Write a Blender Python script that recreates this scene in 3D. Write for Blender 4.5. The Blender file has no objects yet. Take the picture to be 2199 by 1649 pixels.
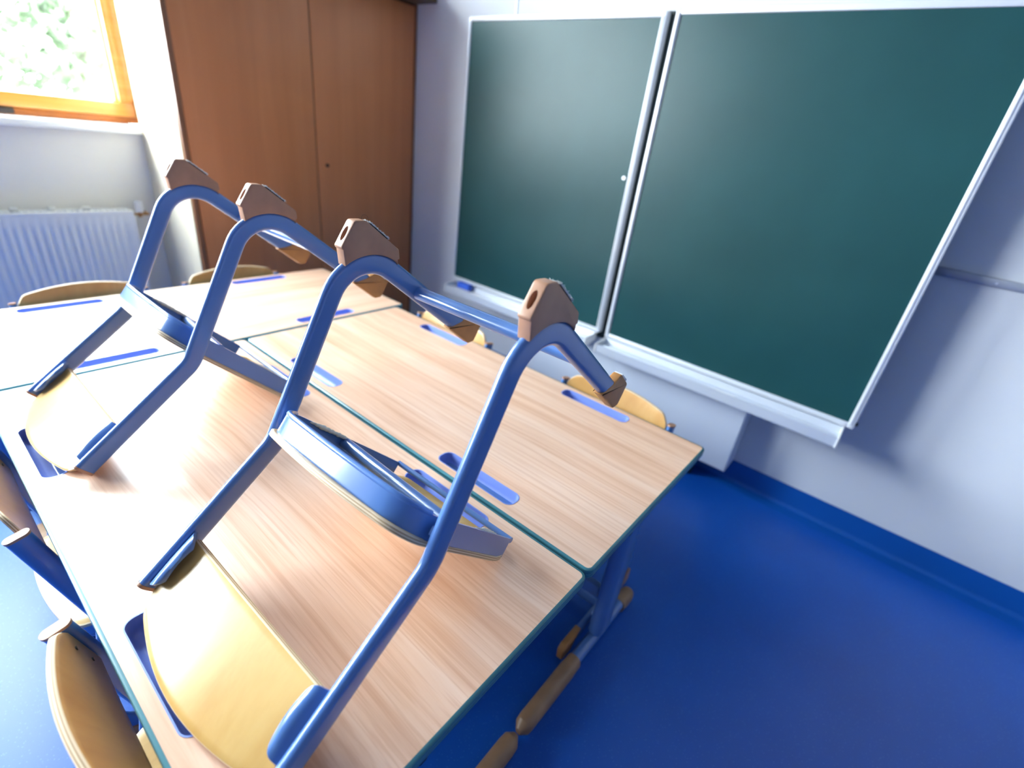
import bpy, bmesh, math, random
from mathutils import Vector, Matrix

random.seed(7)
S = bpy.context.scene
COL = S.collection

# ------------------------------------------------------------------ camera
FPX, W_PX = 1050.793, 2199.0
RC = ((0.76302816, 0.63527229, 0.11923567),
      (0.37523594, -0.28515721, -0.88197696),
      (-0.52629461, 0.71771476, -0.45595998))      # rows: right, down, forward
cam_d = bpy.data.cameras.new('camera')
cam = bpy.data.objects.new('camera', cam_d)
COL.objects.link(cam)
cam_d.sensor_fit = 'HORIZONTAL'
cam_d.sensor_width = 36.0
cam_d.lens = 36.0 * FPX / W_PX
cam_d.clip_start = 0.02
m = Matrix.Identity(4)
for i in range(3):
    m[i][0] = RC[0][i]
    m[i][1] = -RC[1][i]
    m[i][2] = -RC[2][i]
m[0][3], m[1][3], m[2][3] = 0.0, 0.0, 1.327
cam.matrix_world = m
cam_d.dof.use_dof = True
cam_d.dof.focus_distance = 0.80
cam_d.dof.aperture_fstop = 2.0
S.camera = cam

# ------------------------------------------------------------------ world, sun, exposure
S.view_settings.view_transform = 'Standard'
S.view_settings.look = 'None'
S.view_settings.gamma = 1.0
S.view_settings.exposure = 1.88
wd = bpy.data.worlds.new('overcast_sky')
S.world = wd
wd.use_nodes = True
wn = wd.node_tree
for n in list(wn.nodes):
    wn.nodes.remove(n)
wo = wn.nodes.new('ShaderNodeOutputWorld')
wb = wn.nodes.new('ShaderNodeBackground')
wt = wn.nodes.new('ShaderNodeTexCoord')
ws = wn.nodes.new('ShaderNodeSeparateXYZ')
wr = wn.nodes.new('ShaderNodeValToRGB')
wr.color_ramp.elements[0].position = 0.0
wr.color_ramp.elements[0].color = (0.875, 0.93, 1.0, 1)
wr.color_ramp.elements[1].position = 0.7
wr.color_ramp.elements[1].color = (0.80, 0.90, 1.0, 1)
wn.links.new(wt.outputs['Generated'], ws.inputs[0])
wn.links.new(ws.outputs['Z'], wr.inputs['Fac'])
wn.links.new(wr.outputs[0], wb.inputs['Color'])
wb.inputs['Strength'].default_value = 13.0
wn.links.new(wb.outputs[0], wo.inputs['Surface'])

sun_d = bpy.data.lights.new('sun', 'SUN')
sun_d.energy = 1.0
sun_d.angle = 0.02
sun_d.color = (1.0, 0.96, 0.88)
sun = bpy.data.objects.new('sun', sun_d)
COL.objects.link(sun)
sun.location = (6, 0, 8)
sun.rotation_euler = Vector((-0.75, 0.10, -0.62)).to_track_quat('-Z', 'Y').to_euler()

WINS = [(-0.62, 0.955), (-2.95, -0.80)]     # y ranges of the windows
WZ = (1.135, 2.80)
XW = -3.07
for i, (a, b) in enumerate(WINS):                             # sampling portals in the window openings
    ld = bpy.data.lights.new('window_portal', 'AREA')
    ld.shape = 'RECTANGLE'
    ld.size = b - a
    ld.size_y = WZ[1] - WZ[0]
    ld.cycles.is_portal = True
    lo = bpy.data.objects.new('window_portal', ld)
    COL.objects.link(lo)
    lo.location = (XW - 0.22, (a + b) / 2, (WZ[0] + WZ[1]) / 2)
    lo.rotation_euler = Vector((1, 0, 0)).to_track_quat('-Z', 'Z').to_euler()

# ------------------------------------------------------------------ helpers
def tag(o, label=None, cat=None, group=None, kind=None):
    if label: o['label'] = label
    if cat: o['category'] = cat
    if group: o['group'] = group
    if kind: o['kind'] = kind
    return o


def mat(name, col, rough=0.5, metal=0.0, coat=0.0, spec=0.5, noise=None, bump=None, alpha=None):
    """noise=(scale, amount, (sx,sy,sz), detail) tints the colour; bump=(scale, strength, distance)"""
    M = bpy.data.materials.new(name)
    M.use_nodes = True
    nt = M.node_tree
    p = nt.nodes['Principled BSDF']
    p.inputs['Base Color'].default_value = (*col, 1)
    p.inputs['Roughness'].default_value = rough
    p.inputs['Metallic'].default_value = metal
    p.inputs['Coat Weight'].default_value = coat
    p.inputs['Coat Roughness'].default_value = 0.12
    p.inputs['Specular IOR Level'].default_value = spec
    tc = nt.nodes.new('ShaderNodeTexCoord')
    if noise:
        sc, amt, st, det = noise[:4]
        c2 = noise[4] if len(noise) > 4 else tuple(c * (1 - amt) for c in col)
        mp = nt.nodes.new('ShaderNodeMapping')
        mp.inputs['Scale'].default_value = st
        nz = nt.nodes.new('ShaderNodeTexNoise')
        nz.inputs['Scale'].default_value = sc
        nz.inputs['Detail'].default_value = det
        rp = nt.nodes.new('ShaderNodeValToRGB')
        rp.color_ramp.elements[0].position = 0.3
        rp.color_ramp.elements[1].position = 0.7
        rp.color_ramp.elements[0].color = (*c2, 1)
        rp.color_ramp.elements[1].color = (*[min(1, c * (1 + amt * 0.5)) for c in col], 1)
        nt.links.new(tc.outputs['Object'], mp.inputs[0])
        nt.links.new(mp.outputs[0], nz.inputs['Vector'])
        nt.links.new(nz.outputs['Fac'], rp.inputs[0])
        nt.links.new(rp.outputs[0], p.inputs['Base Color'])
    if bump:
        nb = nt.nodes.new('ShaderNodeTexNoise')
        nb.inputs['Scale'].default_value = bump[0]
        nb.inputs['Detail'].default_value = 4
        bp = nt.nodes.new('ShaderNodeBump')
        bp.inputs['Strength'].default_value = bump[1]
        bp.inputs['Distance'].default_value = bump[2]
        nt.links.new(tc.outputs['Object'], nb.inputs['Vector'])
        nt.links.new(nb.outputs['Fac'], bp.inputs['Height'])
        nt.links.new(bp.outputs[0], p.inputs['Normal'])
    return M


def srgb(r, g, b):
    f = lambda v: (v / 255 / 12.92) if v / 255 <= 0.04045 else ((v / 255 + 0.055) / 1.055) ** 2.4
    return (f(r), f(g), f(b))


def new_obj(name, bm, material, parent=None, smooth=35):
    bmesh.ops.recalc_face_normals(bm, faces=bm.faces)
    me = bpy.data.meshes.new(name)
    bm.to_mesh(me)
    bm.free()
    o = bpy.data.objects.new(name, me)
    COL.objects.link(o)
    if material:
        for mm in (material if isinstance(material, (list, tuple)) else [material]):
            me.materials.append(mm)
    if smooth:
        me.polygons.foreach_set('use_smooth', [True] * len(me.polygons))
        me.set_sharp_from_angle(angle=math.radians(smooth))
    if parent:
        o.parent = parent
    return o


def empty(name, loc=(0, 0, 0), rot=(0, 0, 0)):
    o = bpy.data.objects.new(name, None)
    o.empty_display_size = 0.05
    COL.objects.link(o)
    o.location = loc
    o.rotation_euler = rot
    return o


def add_box(bm, lo, hi, bev=0.0, seg=2, mi=0):
    b2 = bmesh.new()
    r = bmesh.ops.create_cube(b2, size=1.0)
    for v in b2.verts:
        v.co = Vector([lo[i] + (v.co[i] + 0.5) * (hi[i] - lo[i]) for i in range(3)])
    if bev > 0:
        bmesh.ops.bevel(b2, geom=list(b2.edges), offset=bev, segments=seg, affect='EDGES', profile=0.5)
    merge(bm, b2, mi)


def merge(bm, b2, mi=0):
    vm = {}
    for v in b2.verts:
        vm[v] = bm.verts.new(v.co)
    for f in b2.faces:
        try:
            nf = bm.faces.new([vm[v] for v in f.verts])
            nf.material_index = mi if mi else f.material_index
        except ValueError:
            pass
    b2.free()


def box(name, lo, hi, material, parent=None, bev=0.0, seg=2):
    bm = bmesh.new()
    add_box(bm, lo, hi, bev, seg)
    return new_obj(name, bm, material, parent)


def add_cyl(bm, p0, p1, r, seg=20, r2=None, caps=True):
    p0, p1 = Vector(p0), Vector(p1)
    d = (p1 - p0)
    q = d.to_track_quat('Z', 'Y')
    r2 = r if r2 is None else r2
    A, B = [], []
    for i in range(seg):
        a = 2 * math.pi * i / seg
        v = q @ Vector((math.cos(a), math.sin(a), 0))
        A.append(bm.verts.new(p0 + v * r))
        B.append(bm.verts.new(p1 + v * r2))
    for i in range(seg):
        j = (i + 1) % seg
        bm.faces.new((A[i], A[j], B[j], B[i]))
    if caps:
        bm.faces.new(A[::-1])
        bm.faces.new(B)


def fillet(pts, rads, n=10):
    """2-D polyline with rounded corners; rads for the inner vertices"""
    out = [Vector(pts[0])]
    for i in range(1, len(pts) - 1):
        P, A, B = Vector(pts[i]), Vector(pts[i - 1]), Vector(pts[i + 1])
        r = rads[i - 1]
        u, v = (A - P).normalized(), (B - P).normalized()
        ang = math.acos(max(-1, min(1, u.dot(v))))
        t = r / math.tan(ang / 2)
        bis = (u + v).normalized()
        c = P + bis * (r / math.sin(ang / 2))
        s, e = P + u * t - c, P + v * t - c
        a0 = math.atan2(s.y, s.x)
        a1 = math.atan2(e.y, e.x)
        da = (a1 - a0 + math.pi) % (2 * math.pi) - math.pi
        for k in range(n + 1):
            a = a0 + da * k / n
            out.append(c + Vector((math.cos(a), math.sin(a))) * r)
    out.append(Vector(pts[-1]))
    return out


def round_poly(pts, rads, n=5):
    """closed polygon with rounded corners"""
    out = []
    N = len(pts)
    for i in range(N):
        P, A, B = Vector(pts[i]), Vector(pts[i - 1]), Vector(pts[(i + 1) % N])
        r = rads[i] if isinstance(rads, (list, tuple)) else rads
        if r <= 0:
            out.append(P)
            continue
        u, v = (A - P).normalized(), (B - P).normalized()
        ang = math.acos(max(-1, min(1, u.dot(v))))
        t = r / math.tan(ang / 2)
        c = P + (u + v).normalized() * (r / math.sin(ang / 2))
        s, e = P + u * t - c, P + v * t - c
        a0, a1 = math.atan2(s.y, s.x), math.atan2(e.y, e.x)
        da = (a1 - a0 + math.pi) % (2 * math.pi) - math.pi
        for k in range(n + 1):
            a = a0 + da * k / n
            out.append(c + Vector((math.cos(a), math.sin(a))) * r)
    return out


def sweep_yz(bm, path, x0, a, b, seg=8, caps=True):
    """flat-oval tube: path in the (y,z) plane at lateral x0; a = depth in plane, b = lateral width"""
    sec = []
    h, r = (a - b) / 2, b / 2
    for k in range(seg + 1):
        t = math.pi * k / seg
        sec.append((h + r * math.sin(t), r * math.cos(t)))
    for k in range(seg + 1):
        t = math.pi * k / seg
        sec.append((-h - r * math.sin(t), -r * math.cos(t)))
    rings = []
    N = len(path)
    for i, P in enumerate(path):
        if i == 0: d = path[1] - path[0]
        elif i == N - 1: d = path[-1] - path[-2]
        else: d = (path[i + 1] - path[i]).normalized() + (path[i] - path[i - 1]).normalized()
        d = d.normalized()
        nn = Vector((-d.y, d.x))
        rings.append([bm.verts.new((x0 + q, P.x + nn.x * p, P.y + nn.y * p)) for p, q in sec])
    M = len(sec)
    for i in range(N - 1):
        for j in range(M):
            k = (j + 1) % M
            bm.faces.new((rings[i][j], rings[i][k], rings[i + 1][k], rings[i + 1][j]))
    if caps:
        bm.faces.new(rings[0][::-1])
        bm.faces.new(rings[-1])


def prism_x(bm, poly, x0, x1, bev=0.0, seg=2):
    """extrude a (y,z) polygon along x"""
    b2 = bmesh.new()
    A = [b2.verts.new((x0, p[0], p[1])) for p in poly]
    B = [b2.verts.new((x1, p[0], p[1])) for p in poly]
    fa = b2.faces.new(A)
    fb = b2.faces.new(B[::-1])
    N = len(poly)
    for i in range(N):
        j = (i + 1) % N
        b2.faces.new((A[i], B[i], B[j], A[j]))
    bmesh.ops.recalc_face_normals(b2, faces=b2.faces)
    if bev > 0:
        ed = list({e for f in (fa, fb) for e in f.edges})
        bmesh.ops.bevel(b2, geom=ed, offset=bev, segments=seg, affect='EDGES', profile=0.5)
    merge(bm, b2)


def prism_z(bm, poly, z0, z1, bev=0.0, seg=2):
    b2 = bmesh.new()
    A = [b2.verts.new((p[0], p[1], z0)) for p in poly]
    B = [b2.verts.new((p[0], p[1], z1)) for p in poly]
    fa = b2.faces.new(A)
    fb = b2.faces.new(B[::-1])
    N = len(poly)
    for i in range(N):
        j = (i + 1) % N
        b2.faces.new((A[i], B[i], B[j], A[j]))
    bmesh.ops.recalc_face_normals(b2, faces=b2.faces)
    if bev > 0:
        ed = list({e for f in (fa, fb) for e in f.edges})
        bmesh.ops.bevel(b2, geom=ed, offset=bev, segments=seg, affect='EDGES', profile=0.5)
    merge(bm, b2)


def boolean_cut(o, cutter):
    md = o.modifiers.new('cut', 'BOOLEAN')
    md.operation = 'DIFFERENCE'
    md.solver = 'EXACT'
    md.object = cutter
    dg = bpy.context.evaluated_depsgraph_get()
    dg.update()
    me = bpy.data.meshes.new_from_object(o.evaluated_get(dg))
    old = o.data
    o.modifiers.clear()
    o.data = me
    me.name = old.name
    bpy.data.objects.remove(cutter, do_unlink=True)
    me.polygons.foreach_set('use_smooth', [True] * len(me.polygons))
    me.set_sharp_from_angle(angle=math.radians(35))


# ------------------------------------------------------------------ materials
M_wall = mat('wall_paint', (0.74, 0.76, 0.80), 0.85, bump=(260, 0.25, 0.002), spec=0.3)
M_wallw = mat('window_wall_paint', (0.84, 0.82, 0.78), 0.85, bump=(260, 0.25, 0.002), spec=0.3)
M_ceil = mat('ceiling_paint', (0.66, 0.68, 0.71), 0.9)
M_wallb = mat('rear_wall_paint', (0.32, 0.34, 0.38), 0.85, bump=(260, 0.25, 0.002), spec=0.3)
M_reveal = mat('white_gloss', (0.80, 0.82, 0.86), 0.4)


def floor_mat():
    M = mat('blue_linoleum', (0.001, 0.09, 0.38), 0.38, spec=0.55)
    nt = M.node_tree
    p = nt.nodes['Principled BSDF']
    tc = nt.nodes['Texture Coordinate']
    n1 = nt.nodes.new('ShaderNodeTexNoise')
    n1.inputs['Scale'].default_value = 2.2
    n1.inputs['Detail'].default_value = 3
    r1 = nt.nodes.new('ShaderNodeValToRGB')
    r1.color_ramp.elements[0].position = 0.3
    r1.color_ramp.elements[0].color = (0.003, 0.082, 0.42, 1)
    r1.color_ramp.elements[1].position = 0.7
    r1.color_ramp.elements[1].color = (0.004, 0.104, 0.50, 1)
    n2 = nt.nodes.new('ShaderNodeTexVoronoi')
    n2.inputs['Scale'].default_value = 120
    n2.inputs['Randomness'].default_value = 1.0
    r2 = nt.nodes.new('ShaderNodeValToRGB')
    r2.color_ramp.elements[0].position = 0.10
    r2.color_ramp.elements[0].color = (1, 1, 1, 1)
    r2.color_ramp.elements[1].position = 0.22
    r2.color_ramp.elements[1].color = (0, 0, 0, 1)
    mx = nt.nodes.new('ShaderNodeMix')
    mx.data_type = 'RGBA'
    mx.inputs[7].default_value = (0.06, 0.20, 0.60, 1)
    ml = nt.nodes.new('ShaderNodeMath')
    ml.operation = 'MULTIPLY'
    ml.inputs[1].default_value = 0.5
    nt.links.new(tc.outputs['Object'], n1.inputs['Vector'])
    nt.links.new(tc.outputs['Object'], n2.inputs['Vector'])
    nt.links.new(n1.outputs['Fac'], r1.inputs[0])
    nt.links.new(n2.outputs['Distance'], r2.inputs[0])
    nt.links.new(r2.outputs[0], ml.inputs[0])
    nt.links.new(ml.outputs[0], mx.inputs[0])
    nt.links.new(r1.outputs[0], mx.inputs[6])
    nt.links.new(mx.outputs[2], p.inputs['Base Color'])
    nb = nt.nodes.new('ShaderNodeTexNoise')
    nb.inputs['Scale'].default_value = 420
    bp = nt.nodes.new('ShaderNodeBump')
    bp.inputs['Strength'].default_value = 0.25
    bp.inputs['Distance'].default_value = 0.0008
    nt.links.new(tc.outputs['Object'], nb.inputs['Vector'])
    nt.links.new(nb.outputs['Fac'], bp.inputs['Height'])
    nt.links.new(bp.outputs[0], p.inputs['Normal'])
    return M


M_floor = floor_mat()
M_cove = mat('blue_skirting', (0.001, 0.095, 0.42), 0.45, noise=(3, 0.1, (1, 1, 1), 2))


def wood_mat(name, base, dark, light, rough, along='x', scale=1.0, coat=0.0, spec=0.5, fleck=True, amount=0.5):
    """long-grained veneer: stretched noise bands, cathedral swirl and fine pores"""
    M = mat(name, base, rough, coat=coat, spec=spec)
    nt = M.node_tree
    p = nt.nodes['Principled BSDF']
    tc = nt.nodes['Texture Coordinate']
    mp = nt.nodes.new('ShaderNodeMapping')
    k = {'x': (0.7, 26, 26), 'y': (26, 0.7, 26), 'z': (26, 26, 0.9)}[along]
    mp.inputs['Scale'].default_value = [v * scale for v in k]
    n0 = nt.nodes.new('ShaderNodeTexNoise')
    n0.inputs['Scale'].default_value = 1.3
    n0.inputs['Detail'].default_value = 2
    ad = nt.nodes.new('ShaderNodeVectorMath')
    ad.operation = 'MULTIPLY_ADD'
    ad.inputs[1].default_value = (0.05, 0.05, 0.05)
    n1 = nt.nodes.new('ShaderNodeTexNoise')
    n1.inputs['Scale'].default_value = 1.0
    n1.inputs['Detail'].default_value = 6
    n1.inputs['Roughness'].default_value = 0.65
    n1.inputs['Distortion'].default_value = 0.6
    r1 = nt.nodes.new('ShaderNodeValToRGB')
    e = r1.color_ramp.elements
    e[0].position = 0.28
    e[0].color = (*dark, 1)
    e[1].position = 0.72
    e[1].color = (*light, 1)
    mid = e.new(0.5)
    mid.color = (*base, 1)
    nt.links.new(tc.outputs['Object'], n0.inputs['Vector'])
    nt.links.new(n0.outputs['Color'], ad.inputs[0])
    nt.links.new(tc.outputs['Object'], ad.inputs[2])
    nt.links.new(ad.outputs[0], mp.inputs[0])
    nt.links.new(mp.outputs[0], n1.inputs['Vector'])
    nt.links.new(n1.outputs['Fac'], r1.inputs[0])
    out = r1.outputs[0]
    if fleck:
        mp2 = nt.nodes.new('ShaderNodeMapping')
        k2 = {'x': (3.2, 190, 190), 'y': (190, 3.2, 190), 'z': (210, 210, 9)}[along]
        mp2.inputs['Scale'].default_value = [v * scale for v in k2]
        n2 = nt.nodes.new('ShaderNodeTexNoise')
        n2.inputs['Scale'].default_value = 1.0
        n2.inputs['Detail'].default_value = 2
        r2 = nt.nodes.new('ShaderNodeValToRGB')
        r2.color_ramp.elements[0].position = 0.36
        r2.color_ramp.elements[0].color = (1, 1, 1, 1)
        r2.color_ramp.elements[1].position = 0.50
        r2.color_ramp.elements[1].color = (0, 0, 0, 1)
        ml = nt.nodes.new('ShaderNodeMath')
        ml.operation = 'MULTIPLY'
        ml.inputs[1].default_value = amount
        mx = nt.nodes.new('ShaderNodeMix')
        mx.data_type = 'RGBA'
        mx.inputs[7].default_value = (*dark, 1)
        nt.links.new(ad.outputs[0], mp2.inputs[0])
        nt.links.new(mp2.outputs[0], n2.inputs['Vector'])
        nt.links.new(n2.outputs['Fac'], r2.inputs[0])
        nt.links.new(r2.outputs[0], ml.inputs[0])
        nt.links.new(ml.outputs[0], mx.inputs[0])
        nt.links.new(out, mx.inputs[6])
        out = mx.outputs[2]
    nt.links.new(out, p.inputs['Base Color'])
    return M


M_top = wood_mat('beech_laminate', (0.78, 0.50, 0.345), (0.60, 0.31, 0.18), (0.84, 0.60, 0.46), 0.33, 'x', 1.0, spec=0.95, amount=0.42)
M_edge = mat('petrol_desk_edging', (0.055, 0.20, 0.24), 0.30, noise=(8, 0.15, (1, 1, 1), 2))
M_blue = mat('blue_lacquered_steel', (0.085, 0.19, 0.46), 0.28, coat=0.6, noise=(6, 0.05, (1, 1, 1), 2))
M_tray = mat('blue_plastic', (0.20, 0.28, 0.68), 0.35, noise=(9, 0.06, (1, 1, 1), 2))
M_ply = wood_mat('lacquered_beech_ply', (0.60, 0.36, 0.115), (0.53, 0.29, 0.075), (0.65, 0.42, 0.15), 0.30, 'z', 0.35, coat=0.1, amount=0.15)
M_plyshade = wood_mat('lacquered_beech_painted_shade', (0.56, 0.29, 0.085), (0.48, 0.23, 0.06), (0.62, 0.35, 0.12), 0.34, 'z', 0.35, coat=0.1, amount=0.2)  # same ply as the rear face; warm shading put into its colour
M_plyseat = wood_mat('lacquered_beech_seat', (0.68, 0.43, 0.16), (0.54, 0.30, 0.10), (0.76, 0.52, 0.22), 0.30, 'y', 0.35, coat=0.3, amount=0.2)
M_glide = mat('tan_plastic', (0.44, 0.225, 0.13), 0.42, noise=(30, 0.12, (1, 1, 1), 3))
M_glide2 = mat('amber_plastic', (0.48, 0.21, 0.06), 0.45, noise=(30, 0.2, (1, 1, 1), 3))
M_shoe = mat('brown_plastic', (0.36, 0.20, 0.10), 0.40, noise=(20, 0.2, (1, 1, 1), 3))
M_fluff = mat('pale_dust', (0.85, 0.85, 0.85), 0.95, noise=(300, 0.15, (1, 1, 1), 3))
M_felt = mat('dark_felt', (0.03, 0.03, 0.03), 0.95)
M_glue = mat('dried_glue', (0.75, 0.72, 0.62), 0.4)
M_black = mat('black_plastic', (0.008, 0.012, 0.02), 0.5)
M_screw = mat('dark_screw', (0.05, 0.04, 0.035), 0.4, metal=0.6)
M_cab = wood_mat('brown_birch_veneer', (0.66, 0.25, 0.090), (0.58, 0.21, 0.072), (0.71, 0.285, 0.11), 0.45, 'z', 0.22, amount=0.12)
M_cabedge = mat('cabinet_edge_band', (0.28, 0.12, 0.055), 0.45, noise=(30, 0.2, (1, 1, 0.2), 3))
M_cabside = wood_mat('pale_maple_veneer', (0.90, 0.80, 0.60), (0.87, 0.76, 0.55), (0.92, 0.84, 0.66), 0.45, 'z', 0.4, amount=0.15)
M_crown = mat('dark_olive_wood', (0.10, 0.065, 0.035), 0.5, noise=(14, 0.2, (1, 1, 1), 3))
M_board = mat('green_chalkboard', (0.012, 0.062, 0.066), 0.36, spec=0.28, noise=(3, 0.12, (1, 1, 1), 3), bump=(900, 0.15, 0.0004))
M_alu = mat('anodised_aluminium', (0.78, 0.80, 0.85), 0.35, metal=0.25)
M_alup = mat('white_aluminium_tray', (0.66, 0.70, 0.78), 0.32, metal=0.35)
M_box = mat('white_enamelled_steel', (0.68, 0.73, 0.82), 0.45)
M_pylon = mat('dark_pylon', (0.008, 0.02, 0.022), 0.5)
M_sponge = mat('blue_sponge', (0.05, 0.15, 0.75), 0.9, bump=(200, 0.6, 0.003))
M_chalk = mat('chalk', (0.8, 0.8, 0.8), 0.9)
M_rail = mat('grey_aluminium_rail', (0.42, 0.45, 0.52), 0.35, metal=0.5)
M_frame = wood_mat('orange_pine', (0.72, 0.31, 0.055), (0.60, 0.23, 0.03), (0.80, 0.38, 0.08), 0.35, 'y', 0.6, coat=0.3, amount=0.2)
M_frame2 = mat('deep_orange_pine', (0.48, 0.14, 0.015), 0.4, noise=(10, 0.2, (1, 1, 1), 3))
M_spacer = mat('pale_spacer', (0.72, 0.74, 0.76), 0.4)
M_rad = mat('white_radiator_enamel', (0.84, 0.86, 0.88), 0.35)
M_brass = mat('brass', (0.40, 0.22, 0.09), 0.35, metal=0.9)
M_white = mat('white_plastic', (0.85, 0.85, 0.85), 0.35)
M_leaf = mat('leaves', (0.17, 0.23, 0.13), 0.6, noise=(1.2, 0.6, (1, 1, 1), 4))
M_bark = mat('bark', (0.16, 0.11, 0.07), 0.9, noise=(10, 0.3, (1, 1, 0.2), 3))
M_grass = mat('grass_ground', (0.06, 0.08, 0.04), 0.9, noise=(4, 0.4, (1, 1, 1), 4))


def glass_mat():
    M = bpy.data.materials.new('window_glass')
    M.use_nodes = True
    nt = M.node_tree
    for n in list(nt.nodes): nt.nodes.remove(n)
    out = nt.nodes.new('ShaderNodeOutputMaterial')
    mx = nt.nodes.new('ShaderNodeMixShader')
    tr = nt.nodes.new('ShaderNodeBsdfTransparent')
    tr.inputs[0].default_value = (0.96, 0.985, 0.975, 1)
    gl = nt.nodes.new('ShaderNodeBsdfGlossy')
    gl.inputs['Roughness'].default_value = 0.02
    mx.inputs[0].default_value = 0.06
    nt.links.new(tr.outputs[0], mx.inputs[1])
    nt.links.new(gl.outputs[0], mx.inputs[2])
    nt.links.new(mx.outputs[0], out.inputs[0])
    return M


M_glass = glass_mat()

# ------------------------------------------------------------------ the room
YF = 2.181            # front (board) wall
XR, YB, ZC = 4.3, -5.2, 3.1
def struct(o):
    o['kind'] = 'structure'
    return o

struct(box('floor', (XW - 0.3, YB - 0.2, -0.12), (XR + 0.2, YF + 0.2, 0.0), M_floor))
struct(box('ceiling', (XW - 0.3, YB - 0.2, ZC), (XR + 0.2, YF + 0.2, ZC + 0.2), M_ceil))
struct(box('wall_front', (XW - 0.3, YF, 0.0), (XR + 0.2, YF + 0.2, ZC), M_wall))
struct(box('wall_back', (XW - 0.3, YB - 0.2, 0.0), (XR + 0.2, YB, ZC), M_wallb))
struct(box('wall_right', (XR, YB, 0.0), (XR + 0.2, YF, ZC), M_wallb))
# window wall with three openings
bm = bmesh.new()
add_box(bm, (XW - 0.3, YB, 0), (XW, YF, WZ[0] - 0.03))
add_box(bm, (XW - 0.3, YB, WZ[1]), (XW, YF, ZC))
ys = [YB] + [v for a, b in sorted(WINS) for v in (a, b)] + [YF]
for i in range(0, len(ys), 2):
    add_box(bm, (XW - 0.3, ys[i], WZ[0] - 0.03), (XW, ys[i + 1], WZ[1]))
struct(new_obj('wall_left', bm, M_wallw, smooth=0))

# coved skirting of floor material along the board wall
def cove(name, p, axis, a, b):
    prof = [(0, 0.105), (0.004, 0.105), (0.005, 0.02)] + \
           [(0.025 - 0.020 * math.cos(t), 0.020 - 0.020 * math.sin(t) + 0.0008) for t in [i * math.pi / 12 for i in range(1, 7)]] + [(0.07, 0.0008), (0.07, 0), (0, 0)]
    b2 = bmesh.new()
    A, B = [], []
    for d, z in prof:
        if axis == 'x':
            A.append(b2.verts.new((a, p - d, z)))
            B.append(b2.verts.new((b, p - d, z)))
        else:
            A.append(b2.verts.new((p + d, a, z)))
            B.append(b2.verts.new((p + d, b, z)))
    for i in range(len(prof) - 1):
        b2.faces.new((A[i], A[i + 1], B[i + 1], B[i]))
    return struct(new_obj(name, b2, M_cove))
cove('baseboard_front', YF, 'x', -2.55, XR)
cove('baseboard_left', XW, 'y', YB, 0.90)

# windows ---------------------------------------------------------------
def window(idx, y0, y1):
    z0, z1 = WZ
    root = struct(empty('window_%d' % idx, (XW - 0.13, (y0 + y1) / 2, z0)))
    ox, oy, oz = root.location
    def B(name, lo, hi, m_, par=root, bev=0.003):
        return box(name, (lo[0] - ox, lo[1] - oy, lo[2] - oz), (hi[0] - ox, hi[1] - oy, hi[2] - oz), m_, par, bev)
    xi, xo = XW - 0.085, XW - 0.155
    # outer frame (darker), casement (bright)
    bm = bmesh.new()
    def fr(bm, a0, a1, c0, c1, w, x0, x1, bev=0.004):
        for lo, hi in (((x0, a0, c0), (x1, a1, c0 + w)), ((x0, a0, c1 - w), (x1, a1, c1)),
                       ((x0, a0, c0 + w), (x1, a0 + w, c1 - w)), ((x0, a1 - w, c0 + w), (x1, a1, c1 - w))):
            add_box(bm, (lo[0] - ox, lo[1] - oy, lo[2] - oz), (hi[0] - ox, hi[1] - oy, hi[2] - oz), bev)
    fr(bm, y0, y1, z0, z1, 0.030, xo - 0.01, xi - 0.012)
    new_obj('window_frame', bm, M_frame2, root)
    bm = bmesh.new()
    fr(bm, y0 + 0.026, y1 - 0.026, z0 + 0.030, z1 - 0.026, 0.058, xo, xi)
    cs = new_obj('casement', bm, M_frame, root)
    g0, g1, h0, h1 = y0 + 0.084, y1 - 0.084, z0 + 0.088, z1 - 0.084
    bm = bmesh.new()
    fr(bm, g0 - 0.004, g1 + 0.004, h0 - 0.004, h1 + 0.004, 0.014, xo + 0.012, xo + 0.026, 0.001)
    new_obj('pane_spacer', bm, M_spacer, cs)
    B('pane', (xo + 0.020, g0, h0), (xo + 0.024, g1, h1), M_glass, cs, 0)
    # sill
    B('window_sill', (XW - 0.14, y0 - 0.04, z0 - 0.034), (XW + 0.045, min(y1 + 0.02, 0.898), z0 - 0.002), M_reveal, root, 0.006)
    # hinge and fitting
    B('hinge', (xi - 0.004, y1 - 0.030, z0 + 0.035), (xi + 0.008, y1 - 0.018, z0 + 0.11), M_brass, root, 0.002)
    B('ventilation_catch', (xi - 0.004, y1 - 0.56, z0 + 0.004), (xi + 0.012, y1 - 0.475, z0 + 0.028), M_screw, root, 0.003)
    return root

for i, (a, b) in enumerate(WINS):
    window(i + 1, a, b)

# ------------------------------------------------------------------ outside
box('ground_outside', (-40, -25, -1.3), (XW - 0.3, 25, -1.2), M_grass)['kind'] = 'structure'
bpy.data.objects['ground_outside'].name = 'outdoor_ground_1'  # the slab is the grass ground beyond the window wall


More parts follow.
